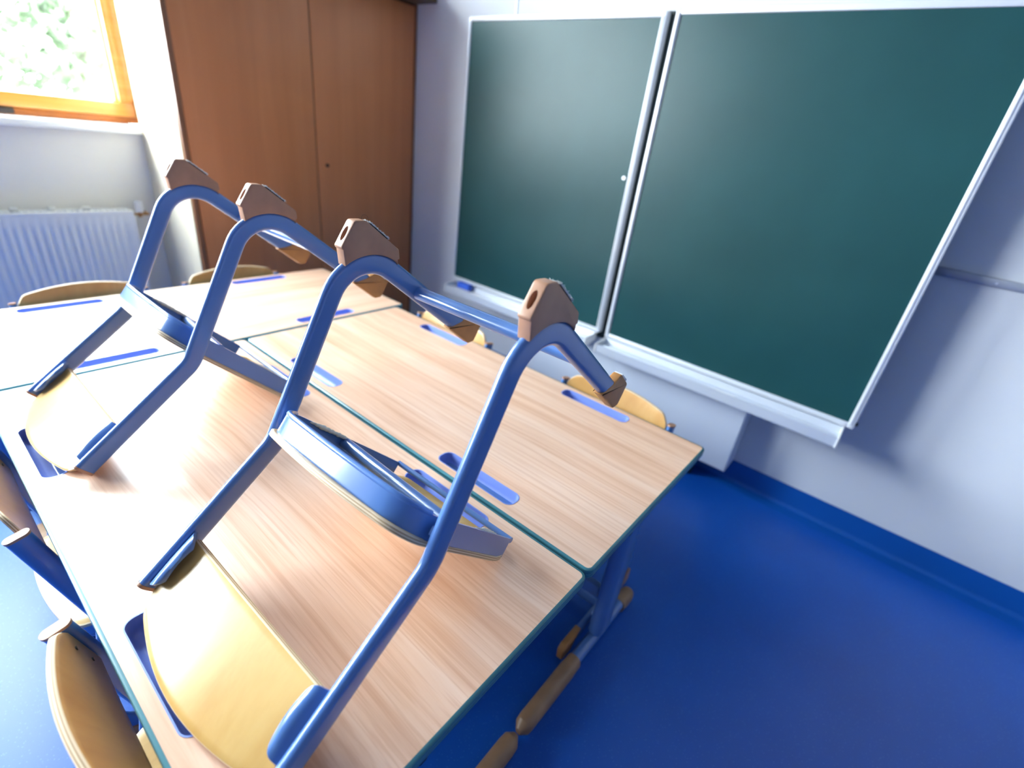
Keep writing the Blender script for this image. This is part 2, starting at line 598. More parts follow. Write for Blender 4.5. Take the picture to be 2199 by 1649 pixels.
def tree(x, y, h, r, label, seed):
    rnd = random.Random(seed)
    root = empty('tree', (x, y, -1.2))
    tag(root, label, 'tree')
    bm = bmesh.new()
    add_cyl(bm, (0, 0, 0), (0.1, 0.05, h * 0.35), 0.16, 12, 0.11)
    add_cyl(bm, (0.1, 0.05, h * 0.35), (0.05, -0.1, h * 0.8), 0.11, 12, 0.04)
    for k in range(9):
        a = rnd.random() * 6.28
        z = h * (0.25 + 0.06 * k)
        add_cyl(bm, (0.08, 0, z), (math.cos(a) * r * 0.7, math.sin(a) * r * 0.7, z + r * 0.4), 0.05, 8, 0.015)
    new_obj('trunk', bm, M_bark, root)
    bm = bmesh.new()
    blobs = []
    for k in range(26):
        a, t = rnd.random() * 6.28, rnd.random()
        rr = r * 0.75 * math.sqrt(rnd.random())
        blobs.append((math.cos(a) * rr, math.sin(a) * rr, h * (0.22 + 0.72 * t), r * (0.30 + 0.22 * rnd.random())))
    for bx_, by_, bz_, br_ in blobs:
        for _ in range(330):
            d = Vector((rnd.gauss(0, 1), rnd.gauss(0, 1), rnd.gauss(0, 1))).normalized()
            c = Vector((bx_, by_, bz_)) + d * br_ * (0.65 + 0.4 * rnd.random())
            u = Vector((rnd.gauss(0, 1), rnd.gauss(0, 1), rnd.gauss(0, 1))).normalized()
            v = u.cross(d)
            if v.length < 1e-3: continue
            v.normalize()
            s_ = 0.06 + 0.07 * rnd.random()
            w_ = s_ * 0.55
            vs = [bm.verts.new(c + p) for p in (-u * s_, v * w_, u * s_, -v * w_)]
            bm.faces.new(vs)
    f = new_obj('foliage', bm, M_leaf, root, smooth=0)
    f['kind'] = 'stuff'


tree(-15.5, 3.6, 5.0, 2.6, 'pale green leafy tree outdoors, seen through the window pane', 3)

# ------------------------------------------------------------------ cabinet
def cabinet():
    x0, x1, y0, y1, zt = XW + 0.001, -2.57, 0.905, 2.176, 1.872
    root = empty('storage_cabinet', (x0, y0, 0))
    tag(root, 'tall brown two-door wooden cabinet standing in the corner between window and chalkboard', 'cabinet')
    def B(name, lo, hi, m_, par=root, bev=0.002):
        return box(name, tuple(lo[i] - (x0, y0, 0)[i] for i in range(3)), tuple(hi[i] - (x0, y0, 0)[i] for i in range(3)), m_, par, bev)
    B('carcass', (x0, y0 + 0.003, 0.0), (x1 - 0.022, y1, zt), M_cabedge)
    B('side_panel', (x0, y0, 0.0), (x1 - 0.012, y0 + 0.004, zt), M_cabside)['label'] = 'pale cream side panel'
    bm = bmesh.new()
    for lo, hi in (((x1 - 0.03, y0, 0.0), (x1, y0 + 0.020, zt)), ((x1 - 0.03, y1 - 0.012, 0.0), (x1, y1, zt)), ((x1 - 0.03, y0 + 0.02, 0.0), (x1, y1 - 0.012, 0.08))):
        add_box(bm, tuple(lo[i] - (x0, y0, 0)[i] for i in range(3)), tuple(hi[i] - (x0, y0, 0)[i] for i in range(3)), 0.0015)
    new_obj('face_frame', bm, M_cabedge, root)
    d1 = B('door', (x1 - 0.022, y0 + 0.024, 0.083), (x1 - 0.002, 1.5265, zt - 0.012), M_cab)
    d2 = B('door', (x1 - 0.022, 1.5325, 0.083), (x1 - 0.002, y1 - 0.016, zt - 0.012), M_cab)
    bm = bmesh.new()
    c = Vector((x1 - 0.002, 1.585, 1.047)) - Vector((x0, y0, 0))
    add_cyl(bm, c, c + Vector((0.006, 0, 0)), 0.009, 20)
    new_obj('door_lock', bm, M_screw, d2)
    bm = bmesh.new()
    lo, hi = (x1 - 0.0215, 1.5267, 0.083), (x1 - 0.0195, 1.5323, zt - 0.012)
    B('centre_strip', (x1 - 0.024, 1.5266, 0.083), (x1 - 0.006, 1.5324, zt - 0.012), M_crown)
    B('top_board', (x0, y0 - 0.03, zt), (-2.415, y1, zt + 0.06), M_crown, bev=0.003)
cabinet()

# ------------------------------------------------------------------ radiator
def radiator():
    y1, y0, zt, zb = 0.775, -0.65, 0.758, 0.16
    xf, xb = -2.972, -3.045
    root = empty('radiator', (xb, (y0 + y1) / 2, zb))
    tag(root, 'white ribbed panel radiator mounted on the wall under the window', 'radiator')
    o_ = (xb, (y0 + y1) / 2, zb)
    # ribbed front panel
    def panel(x, sgn):
        bm = bmesh.new()
        pts = []
        pitch = 0.0305
        n = int((y1 - y0 - 0.05) / pitch)
        ya = y1 - 0.03 - n * pitch
        pts.append((y0, 0))
        for k in range(n):
            a = ya + k * pitch
            pts += [(a + 0.004, 0), (a + 0.009, -0.0042), (a + 0.017, -0.0042), (a + 0.022, 0)]
        pts.append((y1, 0))
        rows = [(zb, 0), (zb + 0.045, 0), (zb + 0.065, 1), (zt - 0.060, 1), (zt - 0.042, 0), (zt, 0)]
        grid = [[bm.verts.new((x + sgn * d * k - o_[0], y - o_[1], z - o_[2])) for y, d in pts] for z, k in rows]
        for i in range(len(rows) - 1):
            for j in range(len(pts) - 1):
                bm.faces.new((grid[i][j], grid[i][j + 1], grid[i + 1][j + 1], grid[i + 1][j]))
        return new_obj('front_panel' if sgn > 0 else 'rear_panel', bm, M_rad, root, smooth=60)
    panel(xf, 1)
    panel(xb, -1)
    def B(name, lo, hi, m_, par=root, bev=0.002):
        return box(name, tuple(lo[i] - o_[i] for i in range(3)), tuple(hi[i] - o_[i] for i in range(3)), m_, par, bev)
    B('side_cover', (xb, y1 - 0.002, zb), (xf + 0.001, y1 + 0.004, zt + 0.004), M_rad)
    bm = bmesh.new()
    for lo, hi in (((xf - 0.012, y0, zt - 0.004), (xf + 0.002, y1, zt + 0.010)), ((xb, y0, zt - 0.004), (xb + 0.012, y1, zt + 0.010))):
        add_box(bm, tuple(lo[i] - o_[i] for i in range(3)), tuple(hi[i] - o_[i] for i in range(3)), 0.003)
    yy = y0 + 0.02
    while yy < y1:
        add_box(bm, (xb + 0.01 - o_[0], yy - o_[1], zt + 0.001 - o_[2]), (xf - 0.01 - o_[0], yy + 0.006 - o_[1], zt + 0.005 - o_[2]))
        yy += 0.022
    new_obj('top_grille', bm, M_rad, root)
    for k in range(4):
        yk = 0.60 - k * 0.125
        B('grille_clip', (xb - 0.002, yk, zt + 0.004), (xb + 0.014, yk + 0.028, zt + 0.020), M_white)
    for yk in (y0 + 0.15, y1 - 0.15):
        B('wall_bracket', (XW + 0.0005 , yk, zb + 0.1), (xb - 0.006, yk + 0.03, zt - 0.1), M_rad)
    # valve
    c = Vector((-3.005, 0.812, 0.765)) - Vector(o_)
    bm = bmesh.new()
    add_cyl(bm, c - Vector((0, 0, 0.012)), c + Vector((0, 0, 0.038)), 0.017, 24, 0.0155)
    for k in range(12):
        a = k * math.pi / 6
        add_cyl(bm, c + Vector((math.cos(a) * 0.0165, math.sin(a) * 0.0165, -0.006)), c + Vector((math.cos(a) * 0.0155, math.sin(a) * 0.0155, 0.034)), 0.002, 6)
    new_obj('thermostat_knob', bm, M_white, root)
    bm = bmesh.new()
    add_cyl(bm, c + Vector((0, -0.034, -0.022)), c + Vector((0, 0.036, -0.022)), 0.006, 16)
    add_cyl(bm, c + Vector((0, 0, -0.035)), c + Vector((0, 0, -0.010)), 0.009, 16)
    add_cyl(bm, c + Vector((0, 0.035, -0.022)), Vector((XW + 0.001, 0.847, 0.743)) - Vector(o_), 0.006, 12)
    new_obj('valve_body', bm, M_brass, root)
radiator()

# ------------------------------------------------------------------ chalkboards
YBD = 2.0
def chalkboard(gx0, gx1, gz0, gz1, tx0, tx1, label, wl, wr):
    root = empty('chalkboard', ((gx0 + gx1) / 2, YBD, gz0))
    tag(root, label, 'chalkboard', 'chalkboard wings on the front wall')
    o_ = root.location
    def R_(lo, hi): return tuple(lo[i] - o_[i] for i in range(3)), tuple(hi[i] - o_[i] for i in range(3))
    lo, hi = R_((gx0 - 0.004, YBD, gz0 - 0.004), (gx1 + 0.004, YBD + 0.024, gz1 + 0.004))
    box('writing_surface', lo, hi, M_board, root)
    bm = bmesh.new()
    ft = 0.020
    def bar(lo, hi, b=0.004):
        a, c = R_(lo, hi)
        add_box(bm, a, c, b, 3)
    bar((gx0 - wl, YBD - 0.006, gz0 - ft), (gx0, YBD + 0.030, gz1 + ft))
    bar((gx1, YBD - 0.006, gz0 - ft), (gx1 + wr, YBD + 0.030, gz1 + ft))
    bar((gx0 - 0.001, YBD - 0.006, gz1), (gx1 + 0.001, YBD + 0.030, gz1 + ft))
    bar((gx0 - 0.001, YBD - 0.006, gz0 - ft), (gx1 + 0.001, YBD + 0.030, gz0))
    # raised ridge on the profiles
    bar((gx0 - wl * 0.55, YBD - 0.009, gz0 - 0.004), (gx0 - wl * 0.2, YBD - 0.004, gz1 + 0.004), 0.002)
    bar((gx1 + wr * 0.2, YBD - 0.009, gz0 - 0.004), (gx1 + wr * 0.55, YBD - 0.004, gz1 + 0.004), 0.002)
    new_obj('board_frame', bm, M_alu, root)
    # chalk tray profile
    zt = gz0 - ft
    prof = [(YBD + 0.02, zt - 0.004), (YBD - 0.002, zt - 0.004), (YBD - 0.008, zt - 0.030), (YBD - 0.045, zt - 0.030), (YBD - 0.050, zt - 0.022), (YBD - 0.056, zt - 0.030),
            (YBD - 0.080, zt - 0.034), (YBD - 0.084, zt - 0.014), (YBD - 0.090, zt - 0.013), (YBD - 0.092, zt - 0.050), (YBD - 0.086, zt - 0.054), (YBD + 0.02, zt - 0.044)]
    bm = bmesh.new()
    prism_x(bm, [(a - o_[1], b - o_[2]) for a, b in prof], tx0 - o_[0], tx1 - o_[0])
    tr = new_obj('chalk_tray', bm, M_alup, root)
    for xx in (tx0 - 0.006, tx1):
        bm = bmesh.new()
        prism_x(bm, [(a - o_[1], b - o_[2]) for a, b in [(YBD + 0.01, zt - 0.002), (YBD - 0.094, zt - 0.012), (YBD - 0.096, zt - 0.052), (YBD - 0.088, zt - 0.058), (YBD + 0.01, zt - 0.046)]],
                xx - o_[0], xx + 0.006 - o_[0], 0.001)
        new_obj('tray_end_cap', bm, M_white, tr)
    return root

b1 = chalkboard(-1.975, -1.018, 0.552, 1.755, -1.955, -1.02, 'green chalkboard wing on the left, next to the brown cabinet, fully in view', 0.016, 0.019)
b2 = chalkboard(-0.946, 0.049, 0.545, 1.762, -0.955, 0.040, 'green chalkboard wing on the right, farther from the brown cabinet, cut off by the frame', 0.019, 0.022)
# little knob near the centre edge of the left wing
bm = bmesh.new()
add_cyl(bm, Vector((-1.034, YBD - 0.009, 1.21)) - b1.location, Vector((-1.034, YBD, 1.21)) - b1.location, 0.0075, 18)
new_obj('wing_magnet', bm, M_alu, b1)
bm = bmesh.new()
add_cyl(bm, Vector((0.078, YBD + 0.005, 0.545)) - b2.location, Vector((0.069, YBD + 0.005, 0.545)) - b2.location, 0.007, 14)
new_obj('corner_bumper', bm, M_black, b2)

# pylons and lift housing behind the boards
pyl = empty('board_lift', (-0.98, YF, 0.0))
tag(pyl, 'white metal lift housing below and behind the chalkboard wings', 'board mount')
o_ = pyl.location
for xx in (-1.06, -1.92, -0.06):
    w = 0.11 if xx == -1.06 else 0.05
    zz = (0.50, 1.782) if xx == -1.06 else (0.62, 1.70)
    box('guide_column', (xx - o_[0], YBD + 0.034 - o_[1], zz[0]), (xx + w - o_[0], YF - 0.002 - o_[1], zz[1]), M_pylon, pyl, 0.003)
box('cover_panel', (-1.50 - o_[0], 2.03 - o_[1], 0.112), (-0.277 - o_[0], YF - 0.002 - o_[1], 0.495), M_box, pyl, 0.004, 3)
box('support_foot', (-1.30 - o_[0], 2.06 - o_[1], 0.0), (-0.42 - o_[0], 2.13 - o_[1], 0.112), M_pylon, pyl, 0.004)

sp = box('sponge', (-0.045, -0.0175, 0), (0.045, 0.0175, 0.036), M_sponge, None, 0.006, 3)
sp.location = (-1.868, YBD - 0.0275, 0.5025)
tag(sp, 'small blue sponge lying at the left end of the left chalk tray', 'sponge')
bm = bmesh.new()
add_cyl(bm, (-0.04, 0, 0), (0.03, 0, 0), 0.006, 14)
ck = new_obj('chalk_stick', bm, M_chalk)
ck.location = (-0.36, YBD - 0.066, 0.4995)
ck.rotation_euler = (0, 0, 0.05)
tag(ck, 'short white chalk piece in the tray of the right chalkboard wing', 'chalk')

# wall rail at the right, cable strip above the board
rl = box('wall_rail', (-0.02, YF - 0.014, 1.073), (XR - 0.3, YF, 1.100), M_rail, None, 0.003)
tag(rl, 'thin grey horizontal metal rail on the wall right of the chalkboard', 'rail')
for xx in (0.235, 1.2, 2.2):
    bm = bmesh.new()
    add_cyl(bm, (xx, YF - 0.016, 1.085), (xx, YF - 0.0135, 1.085), 0.004, 12)
    new_obj('rail_screw', bm, M_alu, rl)
cs = box('cable_strip', (-1.872, YF - 0.006, 1.0), (-1.862, YF, 2.6), M_rail, None, 0.001)
tag(cs, 'narrow vertical cable strip on the wall above the left chalkboard wing', 'cable strip')

# ------------------------------------------------------------------ desks
DT = 0.64
def rounded_rect(x0, x1, y0, y1, r, n=6):
    return round_poly([(x0, y0), (x1, y0), (x1, y1), (x0, y1)], r, n)

def ring_loop(bm, pts, z):
    return [bm.verts.new((p[0], p[1], z)) for p in pts]

def make_desk(label, mtop, hy=-0.10):
    L, D = 1.300, 0.598
    root = empty('school_desk')
    tag(root, label, 'desk', 'school desks pushed together')
    # top with four slots: plate faces built by boolean
    e = 0.006
    bm = bmesh.new()
    prism_z(bm, rounded_rect(-L / 2 + e, L / 2 - e, -D / 2 + e, D / 2 - e, 0.010), -0.022, 0.0)
    top = new_obj('tabletop', bm, mtop, root)
    slots = [(sx * 0.325, sy * (D / 2 - 0.047)) for sx in (-1, 1) for sy in (-1, 1)]
    hw, hd = 0.112, 0.0225
    bm = bmesh.new()
    for cx, cy in slots:
        prism_z(bm, rounded_rect(cx - hw, cx + hw, cy - hd, cy + hd, 0.018), -0.05, 0.02)
    cut = new_obj('cut', bm, None)
    cut.parent = root
    boolean_cut(top, cut)
    # edging, rounded profile ring
    prof = [(0.0, 0.0004), (0.0035, 0.0), (0.0055, -0.0015), (0.006, -0.004), (0.006, -0.010), (0.0055, -0.0108), (0.006, -0.0116), (0.0055, -0.019), (0.002, -0.024), (-0.004, -0.024)]
    bm = bmesh.new()
    loops = []
    for d, z in prof:
        pts = rounded_rect(-L / 2 + e - d, L / 2 - e + d, -D / 2 + e - d, D / 2 - e + d, 0.010 + d)
        loops.append(ring_loop(bm, pts, z))
    for i in range(len(loops) - 1):
        n = len(loops[i])
        for j in range(n):
            k = (j + 1) % n
            bm.faces.new((loops[i][j], loops[i][k], loops[i + 1][k], loops[i + 1][j]))
    new_obj('edge_band', bm, M_edge, root)
    # pen trays
    for cx, cy in slots:
        bm = bmesh.new()
        lv = []
        for inset, z in ((-0.0005, 0.0006), (0.0018, 0.0006), (0.0024, -0.001), (0.0034, -0.016), (0.0055, -0.022), (0.0095, -0.025), (0.014, -0.026)):
            lv.append(ring_loop(bm, rounded_rect(-hw + inset, hw - inset, -hd + inset * 0.9, hd - inset * 0.9, max(0.018 - inset, 0.004)), z))
        for i in range(len(lv) - 1):
            n = len(lv[i])
            for j in range(n):
                k = (j + 1) % n
                bm.faces.new((lv[i][j], lv[i][k], lv[i + 1][k], lv[i + 1][j]))
        bm.faces.new(lv[-1])
        t = new_obj('pen_tray', bm, M_tray, root, smooth=50)
        t.location = (cx, cy, 0)
    # steel frame below
    bm = bmesh.new()
    for y in (-D / 2 + 0.05, D / 2 - 0.08):
        add_box(bm, (-L / 2 + 0.07, y, -0.062), (L / 2 - 0.07, y + 0.03, -0.024), 0.003)
    for x in (-L / 2 + 0.07, L / 2 - 0.11):
        add_box(bm, (x, -D / 2 + 0.05, -0.062), (x + 0.04, D / 2 - 0.05, -0.024), 0.003)
    new_obj('under_frame', bm, M_blue, root)
    yc = 0.085
    for sx in (-1, 1):
        xc = sx * (L / 2 - 0.072)
        bm = bmesh.new()
        # flat-oval column and floor bar
        ring = []
        for z in (-0.030, -DT + 0.052):
            rr = []
            for k in range(28):
                a = 2 * math.pi * k / 28
                rr.append(bm.verts.new((xc + 0.022 * math.cos(a) ** 1, yc + (0.018 if math.sin(a) > 0 else -0.018) + 0.022 * math.sin(a), z)))
            ring.append(rr)
        for k in range(28):
            j = (k + 1) % 28
            bm.faces.new((ring[0][k], ring[0][j], ring[1][j], ring[1][k]))
        sweep_yz(bm, [Vector((-D / 2 + 0.24, -DT + 0.034)), Vector((D / 2 - 0.05, -DT + 0.034))], xc, 0.036, 0.034)
        leg = new_obj('leg', bm, M_blue, root)
        # plastic shoes
        for ya, yb in ((-D / 2 + 0.003, -D / 2 + 0.255), (D / 2 - 0.085, D / 2 - 0.003)):
            b2 = bmesh.new()
            pr = [Vector((ya, 0)), Vector((yb, 0))]
            n = 14
            rings = []
            for k in range(n + 1):
                t = k / n
                y = ya + (yb - ya) * t
                dd = min(t, 1 - t) * (yb - ya)
                q = math.sqrt(max(0.0, 1 - (1 - min(1, dd / 0.028)) ** 2))
                if ya < 0 and t > 0.5: q = max(q, 0.93)
                if ya > 0 and t < 0.5: q = max(q, 0.93)
                q = max(q, 0.35)
                rr = []
                for i in range(20):
                    a = 2 * math.pi * i / 20
                    zz = 0.028 + 0.027 * q * (abs(math.sin(a)) ** 0.8) * (1 if math.sin(a) > 0 else -1)
                    rr.append(b2.verts.new((xc + 0.0225 * q * (abs(math.cos(a)) ** 0.8) * (1 if math.cos(a) > 0 else -1), y, -DT + max(0.0005, zz))))
                rings.append(rr)
            for k in range(n):
                for i in range(20):
                    j = (i + 1) % 20
                    b2.faces.new((rings[k][i], rings[k][j], rings[k + 1][j], rings[k + 1][i]))
            b2.faces.new(rings[0][::-1])
            b2.faces.new(rings[-1])
            s_ = new_obj('foot_shoe', b2, M_shoe, leg)
            s_['label'] = 'brown plastic shoe'
        # satchel hook under the edge
        bm = bmesh.new()
        add_box(bm, (sx * (L / 2 - 0.03) - 0.022, hy, -0.040), (sx * (L / 2 - 0.03) + 0.022, hy + 0.015, -0.024), 0.003)
        add_box(bm, (sx * (L / 2 - 0.018) - 0.008, hy, -0.056), (sx * (L / 2 - 0.018) + 0.008, hy + 0.015, -0.036), 0.003)
        new_obj('satchel_hook', bm, M_black, root)
    bm = bmesh.new()
    add_box(bm, (-L / 2 + 0.10, yc - 0.012, -DT + 0.16), (L / 2 - 0.10, yc + 0.012, -DT + 0.20), 0.004)
    new_obj('stretcher', bm, M_blue, root)
    return root


def copy_tree(o, parent=None):
    c = o.copy()
    COL.objects.link(c)
    c.parent = parent
    for ch in [x for x in bpy.data.objects if x.parent == o]:
        copy_tree(ch, c)
    return c


yA, yB = 0.0219 + 0.30, 0.0219 + 0.6025 + 0.30
XC = (-0.2285 - 1.5285) / 2
deskA = make_desk('wood-topped double desk in the foreground with the two upturned chairs standing on it', M_top, 0.07)
deskA.location = (XC, yA, DT)
deskA.rotation_euler = (0, 0, math.pi)
deskB = make_desk('desk', M_top)
deskB.location = (XC, yB, DT)
deskB['label'] = 'empty wood-topped double desk between the upturned-chair desk and the chalkboards'
deskC = copy_tree(deskB)
deskC.location = (-1.5285 - 0.3045, 0.615, DT)
deskC.rotation_euler = (0, 0, math.pi / 2)
deskC['label'] = 'wood-topped double desk set crosswise at the far end, beside the radiator'

# ------------------------------------------------------------------ chairs
HW = 0.184          # half distance between the side tubes
def make_chair(label):
    root = empty('school_chair')
    tag(root, label, 'chair', 'school chairs')
    E, K, T, F = (0.0005, 0.639), (0.067, 0.382), (0.0, 0.036), (0.375, 0.036)
    path = fillet([E, K, T, F], [0.075, 0.078], 14)
    for sx in (-1, 1):
        bm = bmesh.new()
        sweep_yz(bm, path, sx * HW, 0.036, 0.0165, 10)
        side = new_obj('side_frame', bm, M_blue, root, smooth=50)
        # rear glide block filling the bend
        r_in = 0.078 + 0.019 - 0.003
        # centre of the bend
        u = (Vector(K) - Vector(T)).normalized()
        v = (Vector(F) - Vector(T)).normalized()
        ang = math.acos(u.dot(v))
        cc = Vector(T) + (u + v).normalized() * (0.078 / math.sin(ang / 2))
        a0 = math.atan2(0.072 - cc.y, -0.006 - cc.x)
        a1 = math.atan2(0.016 - cc.y, 0.094 - cc.x)
        poly = round_poly([(-0.016, 0.062), (-0.0195, 0.012), (-0.002, 0.0), (0.082, 0.0), (0.095, 0.013)], [0.004, 0.007, 0.007, 0.006, 0.003], 4)
        def arc_pt(ang_):
            return cc + Vector((math.cos(ang_), math.sin(ang_))) * r_in
        aa0 = math.atan2(0.022 - cc.y, 0.092 - cc.x)
        aa1 = math.atan2(0.074 - cc.y, -0.004 - cc.x)
        if aa1 > aa0: aa1 -= 2 * math.pi
        arc = [arc_pt(aa0 + (aa1 - aa0) * k / 14) for k in range(15)]
        bm = bmesh.new()
        prism_x(bm, [(p.x, p.y) for p in poly] + [(0.097, 0.022)] + [(p.x, p.y) for p in arc], sx * HW - 0.0105, sx * HW + 0.0105, 0.0022, 3)
        gb = new_obj('glide_block', bm, M_glide, side)
        gb['label'] = 'tan plastic glide block'
        # oval hole in the narrow rear face
        bm = bmesh.new()
        add_cyl(bm, (0, -0.012, 0), (0, 0.013, 0), 1.0, 24)
        for v_ in bm.verts:
            v_.co.x *= 0.0048
            v_.co.z *= 0.0125
        cut = new_obj('cut', bm, None)
        cut.location = (sx * HW, -0.018, 0.036)
        boolean_cut(gb, cut)
        # felt strip with dust on the sole of the block
        bm = bmesh.new()
        add_box(bm, (sx * HW - 0.0085, 0.008, -0.0022), (sx * HW + 0.0085, 0.052, 0.002), 0.0005, 1)
        fp = new_obj('felt_strip', bm, M_felt, gb)
        bm = bmesh.new()
        rr = random.Random(5 + sx)
        for k in range(900):
            c = Vector((sx * HW + rr.uniform(-0.0095, 0.0095), rr.uniform(0.006, 0.055), -0.0020 - rr.random() ** 2 * 0.0022))
            d = Vector((rr.gauss(0, 1), rr.gauss(0, 1), rr.gauss(0, 0.5))).normalized() * rr.uniform(0.001, 0.003)
            n_ = d.orthogonal().normalized() * 0.0003
            vs = [bm.verts.new(c + q) for q in (-d - n_, d - n_, d + n_, -d + n_)]
            bm.faces.new(vs)
        ff = new_obj('dust', bm, M_fluff, gb, smooth=0)
        ff['kind'] = 'stuff'
        # front cap
        bm = bmesh.new()
        poly = round_poly([(0.343, 0.0), (0.389, 0.002), (0.393, 0.046), (0.379, 0.0575), (0.298, 0.0565), (0.322, 0.030)], [0.004, 0.006, 0.009, 0.007, 0.001, 0.020], 5)
        prism_x(bm, [(p.x, p.y) for p in poly], sx * HW - 0.0096, sx * HW + 0.0096, 0.003, 3)
        fc = new_obj('front_glide', bm, M_glide2, side)
        fc['label'] = 'amber plastic end glide'
        bm = bmesh.new()
        add_box(bm, (sx * HW - 0.0085, 0.346, -0.0022), (sx * HW + 0.0085, 0.376, 0.0015), 0.0005, 1)
        new_obj('felt_strip', bm, M_fluff, fc)
        # tube end cap
        d = (Vector(E) - Vector(K)).normalized()
        bm = bmesh.new()
        sweep_yz(bm, [Vector(E) - d * 0.001, Vector(E) + d * 0.0028, Vector(E) + d * 0.0038], sx * HW, 0.0375, 0.018, 10)
        ec = new_obj('end_cap', bm, M_glide, side)
        # bracket holding the backrest
        bm = bmesh.new()
        n = 9
        sec = []
        A = Vector(K) + (Vector(E) - Vector(K)) * 0.64
        Bp = Vector(K) + (Vector(E) - Vector(K)) * 0.97
        ax = (Bp - A)
        ln = ax.length
        ax.normalize()
        out = Vector((-ax.y, ax.x))
        if out.x > 0: out = -out           # towards the rear
        rows = []
        for k in range(n + 1):
            t = k / n
            lat = 0.004 + 0.029 * t
            off = 0.002 + 0.0135 * math.sin(2.25 * t) 
            ins = 0.014 * t ** 5 + 0.003 * t
            rows.append((lat, off, ins))
        vt, vb = [], []
        t_b = [k / n for k in range(n + 1)]
        for lat, off, ins in rows:
            r1, r2 = [], []
            for j in range(9):
                u_ = j / 8
                s_ = ins + (ln - 2 * ins) * u_
                bul = 0.004 * t_b[len(vt)] * math.sin(math.pi * u_)
                P = A + ax * s_
                for o2, rw in ((off + bul + 0.0025, r1), (off + bul - 0.0025, r2)):
                    Q = P + out * o2
                    rw.append(bm.verts.new((sx * (HW - lat), Q.x, Q.y)))
            vt.append(r1)
            vb.append(r2)
        for g in (vt, vb):
            for i in range(n):
                for j in range(8):
                    bm.faces.new((g[i][j], g[i][j + 1], g[i + 1][j + 1], g[i + 1][j]))
        for i in range(n):
            bm.faces.new((vt[i][0], vt[i + 1][0], vb[i + 1][0], vb[i][0]))
            bm.faces.new((vt[i][8], vt[i + 1][8], vb[i + 1][8], vb[i][8]))
        for j in range(8):
            bm.faces.new((vt[n][j], vt[n][j + 1], vb[n][j + 1], vb[n][j]))
            bm.faces.new((vt[0][j], vt[0][j + 1], vb[0][j + 1], vb[0][j]))
        new_obj('backrest_bracket', bm, M_blue, side, smooth=60)

    # cross tube between the floor runners
    bm = bmesh.new()
    add_cyl(bm, (-HW, 0.175, 0.038), (HW, 0.175, 0.038), 0.0125, 24)
    new_obj('floor_crossbar', bm, M_blue, root)

    # seat carrier: rear rim with rounded corners and tapering side plates, one folded sheet
    def zlo(y): return 0.320 + (y - 0.02) * 0.100
    def zhi(y): return 0.353 + (y - 0.02) * 0.108
    xs, xf_ = 0.166, 0.150
    pl = fillet([(-xf_, 0.336), (-xs, 0.025), (xs, 0.025), (xf_, 0.336)], [0.050, 0.050], 10)
    # let the rear bulge a little
    pl2 = []
    for p in pl:
        b_ = 0.010 * max(0, 1 - (p.x / xs) ** 2) if p.y < 0.06 else 0
        pl2.append(Vector((p.x, p.y - b_)))
    fine = []
    for i in range(len(pl2) - 1):
        nseg = max(1, int((pl2[i + 1] - pl2[i]).length / 0.02))
        for k in range(nseg):
            fine.append(pl2[i].lerp(pl2[i + 1], k / nseg))
    fine.append(pl2[-1])
    def bulge(p):
        return Vector((p.x, p.y - (0.012 * max(0, 1 - (p.x / xs) ** 2) if p.y < 0.05 else 0)))
    bm = bmesh.new()
    tk = 0.0022
    rows = [[], [], [], []]
    for i, p in enumerate(fine):
        d = (fine[min(i + 1, len(fine) - 1)] - fine[max(i - 1, 0)]).normalized()
        nn = Vector((d.y, -d.x))           # outwards
        P = bulge(p)
        lo_, hi_ = zlo(P.y), zhi(P.y)
        rows[0].append(bm.verts.new((P.x + nn.x * tk, P.y + nn.y * tk, lo_)))
        rows[1].append(bm.verts.new((P.x + nn.x * tk, P.y + nn.y * tk, hi_)))
        rows[2].append(bm.verts.new((P.x - nn.x * tk, P.y - nn.y * tk, hi_)))
        rows[3].append(bm.verts.new((P.x - nn.x * tk, P.y - nn.y * tk, lo_)))
    for a_, b_ in ((0, 1), (1, 2), (2, 3), (3, 0)):
        for i in range(len(fine) - 1):
            bm.faces.new((rows[a_][i], rows[a_][i + 1], rows[b_][i + 1], rows[b_][i]))
    for i in (0, -1):
        bm.faces.new([rows[k][i] for k in range(4)])
    # rolled lower lip, thicker rear rim
    sf = new_obj('seat_frame', bm, M_blue, root, smooth=50)
    bm = bmesh.new()
    lip = []
    R0 = 0.0045
    prev = None
    for i, p in enumerate(fine):
        d = (fine[min(i + 1, len(fine) - 1)] - fine[max(i - 1, 0)]).normalized()
        nn = Vector((d.y, -d.x))
        P = bulge(p)
        if P.y > 0.055: continue
        ring = []
        for k in range(8):
            a = 2 * math.pi * k / 8
            ring.append(bm.verts.new((P.x + nn.x * R0 * math.cos(a) - nn.x * 0.001, P.y + nn.y * R0 * math.cos(a) - nn.y * 0.001, zlo(P.y) + R0 * math.sin(a))))
        if prev:
            for k in range(8):
                j = (k + 1) % 8
                bm.faces.new((prev[k], prev[j], ring[j], ring[k]))
        prev = ring
    new_obj('rim_roll', bm, M_blue, sf, smooth=80)
    for sx in (-1, 1):
        bm = bmesh.new()
        add_box(bm, (sx * 0.173 - 0.006, 0.052, 0.334), (sx * 0.173 + 0.004, 0.070, 0.346), 0.0)
        new_obj('weld_lug', bm, M_blue, sf)
    bm = bmesh.new()
    sweep = [Vector((0.098, 0.326)), Vector((0.098, 0.326))]
    add_cyl(bm, (-0.159, 0.115, 0.337), (0.157, 0.178, 0.345), 0.010, 24)
    new_obj('seat_crossbar', bm, M_blue, root)
    bm = bmesh.new()
    add_cyl(bm, (-0.152, 0.340, 0.354), (0.152, 0.340, 0.354), 0.0055, 16)
    new_obj('front_rod', bm, M_blue, root)
    # dried glue along the plates
    rr = random.Random(11)
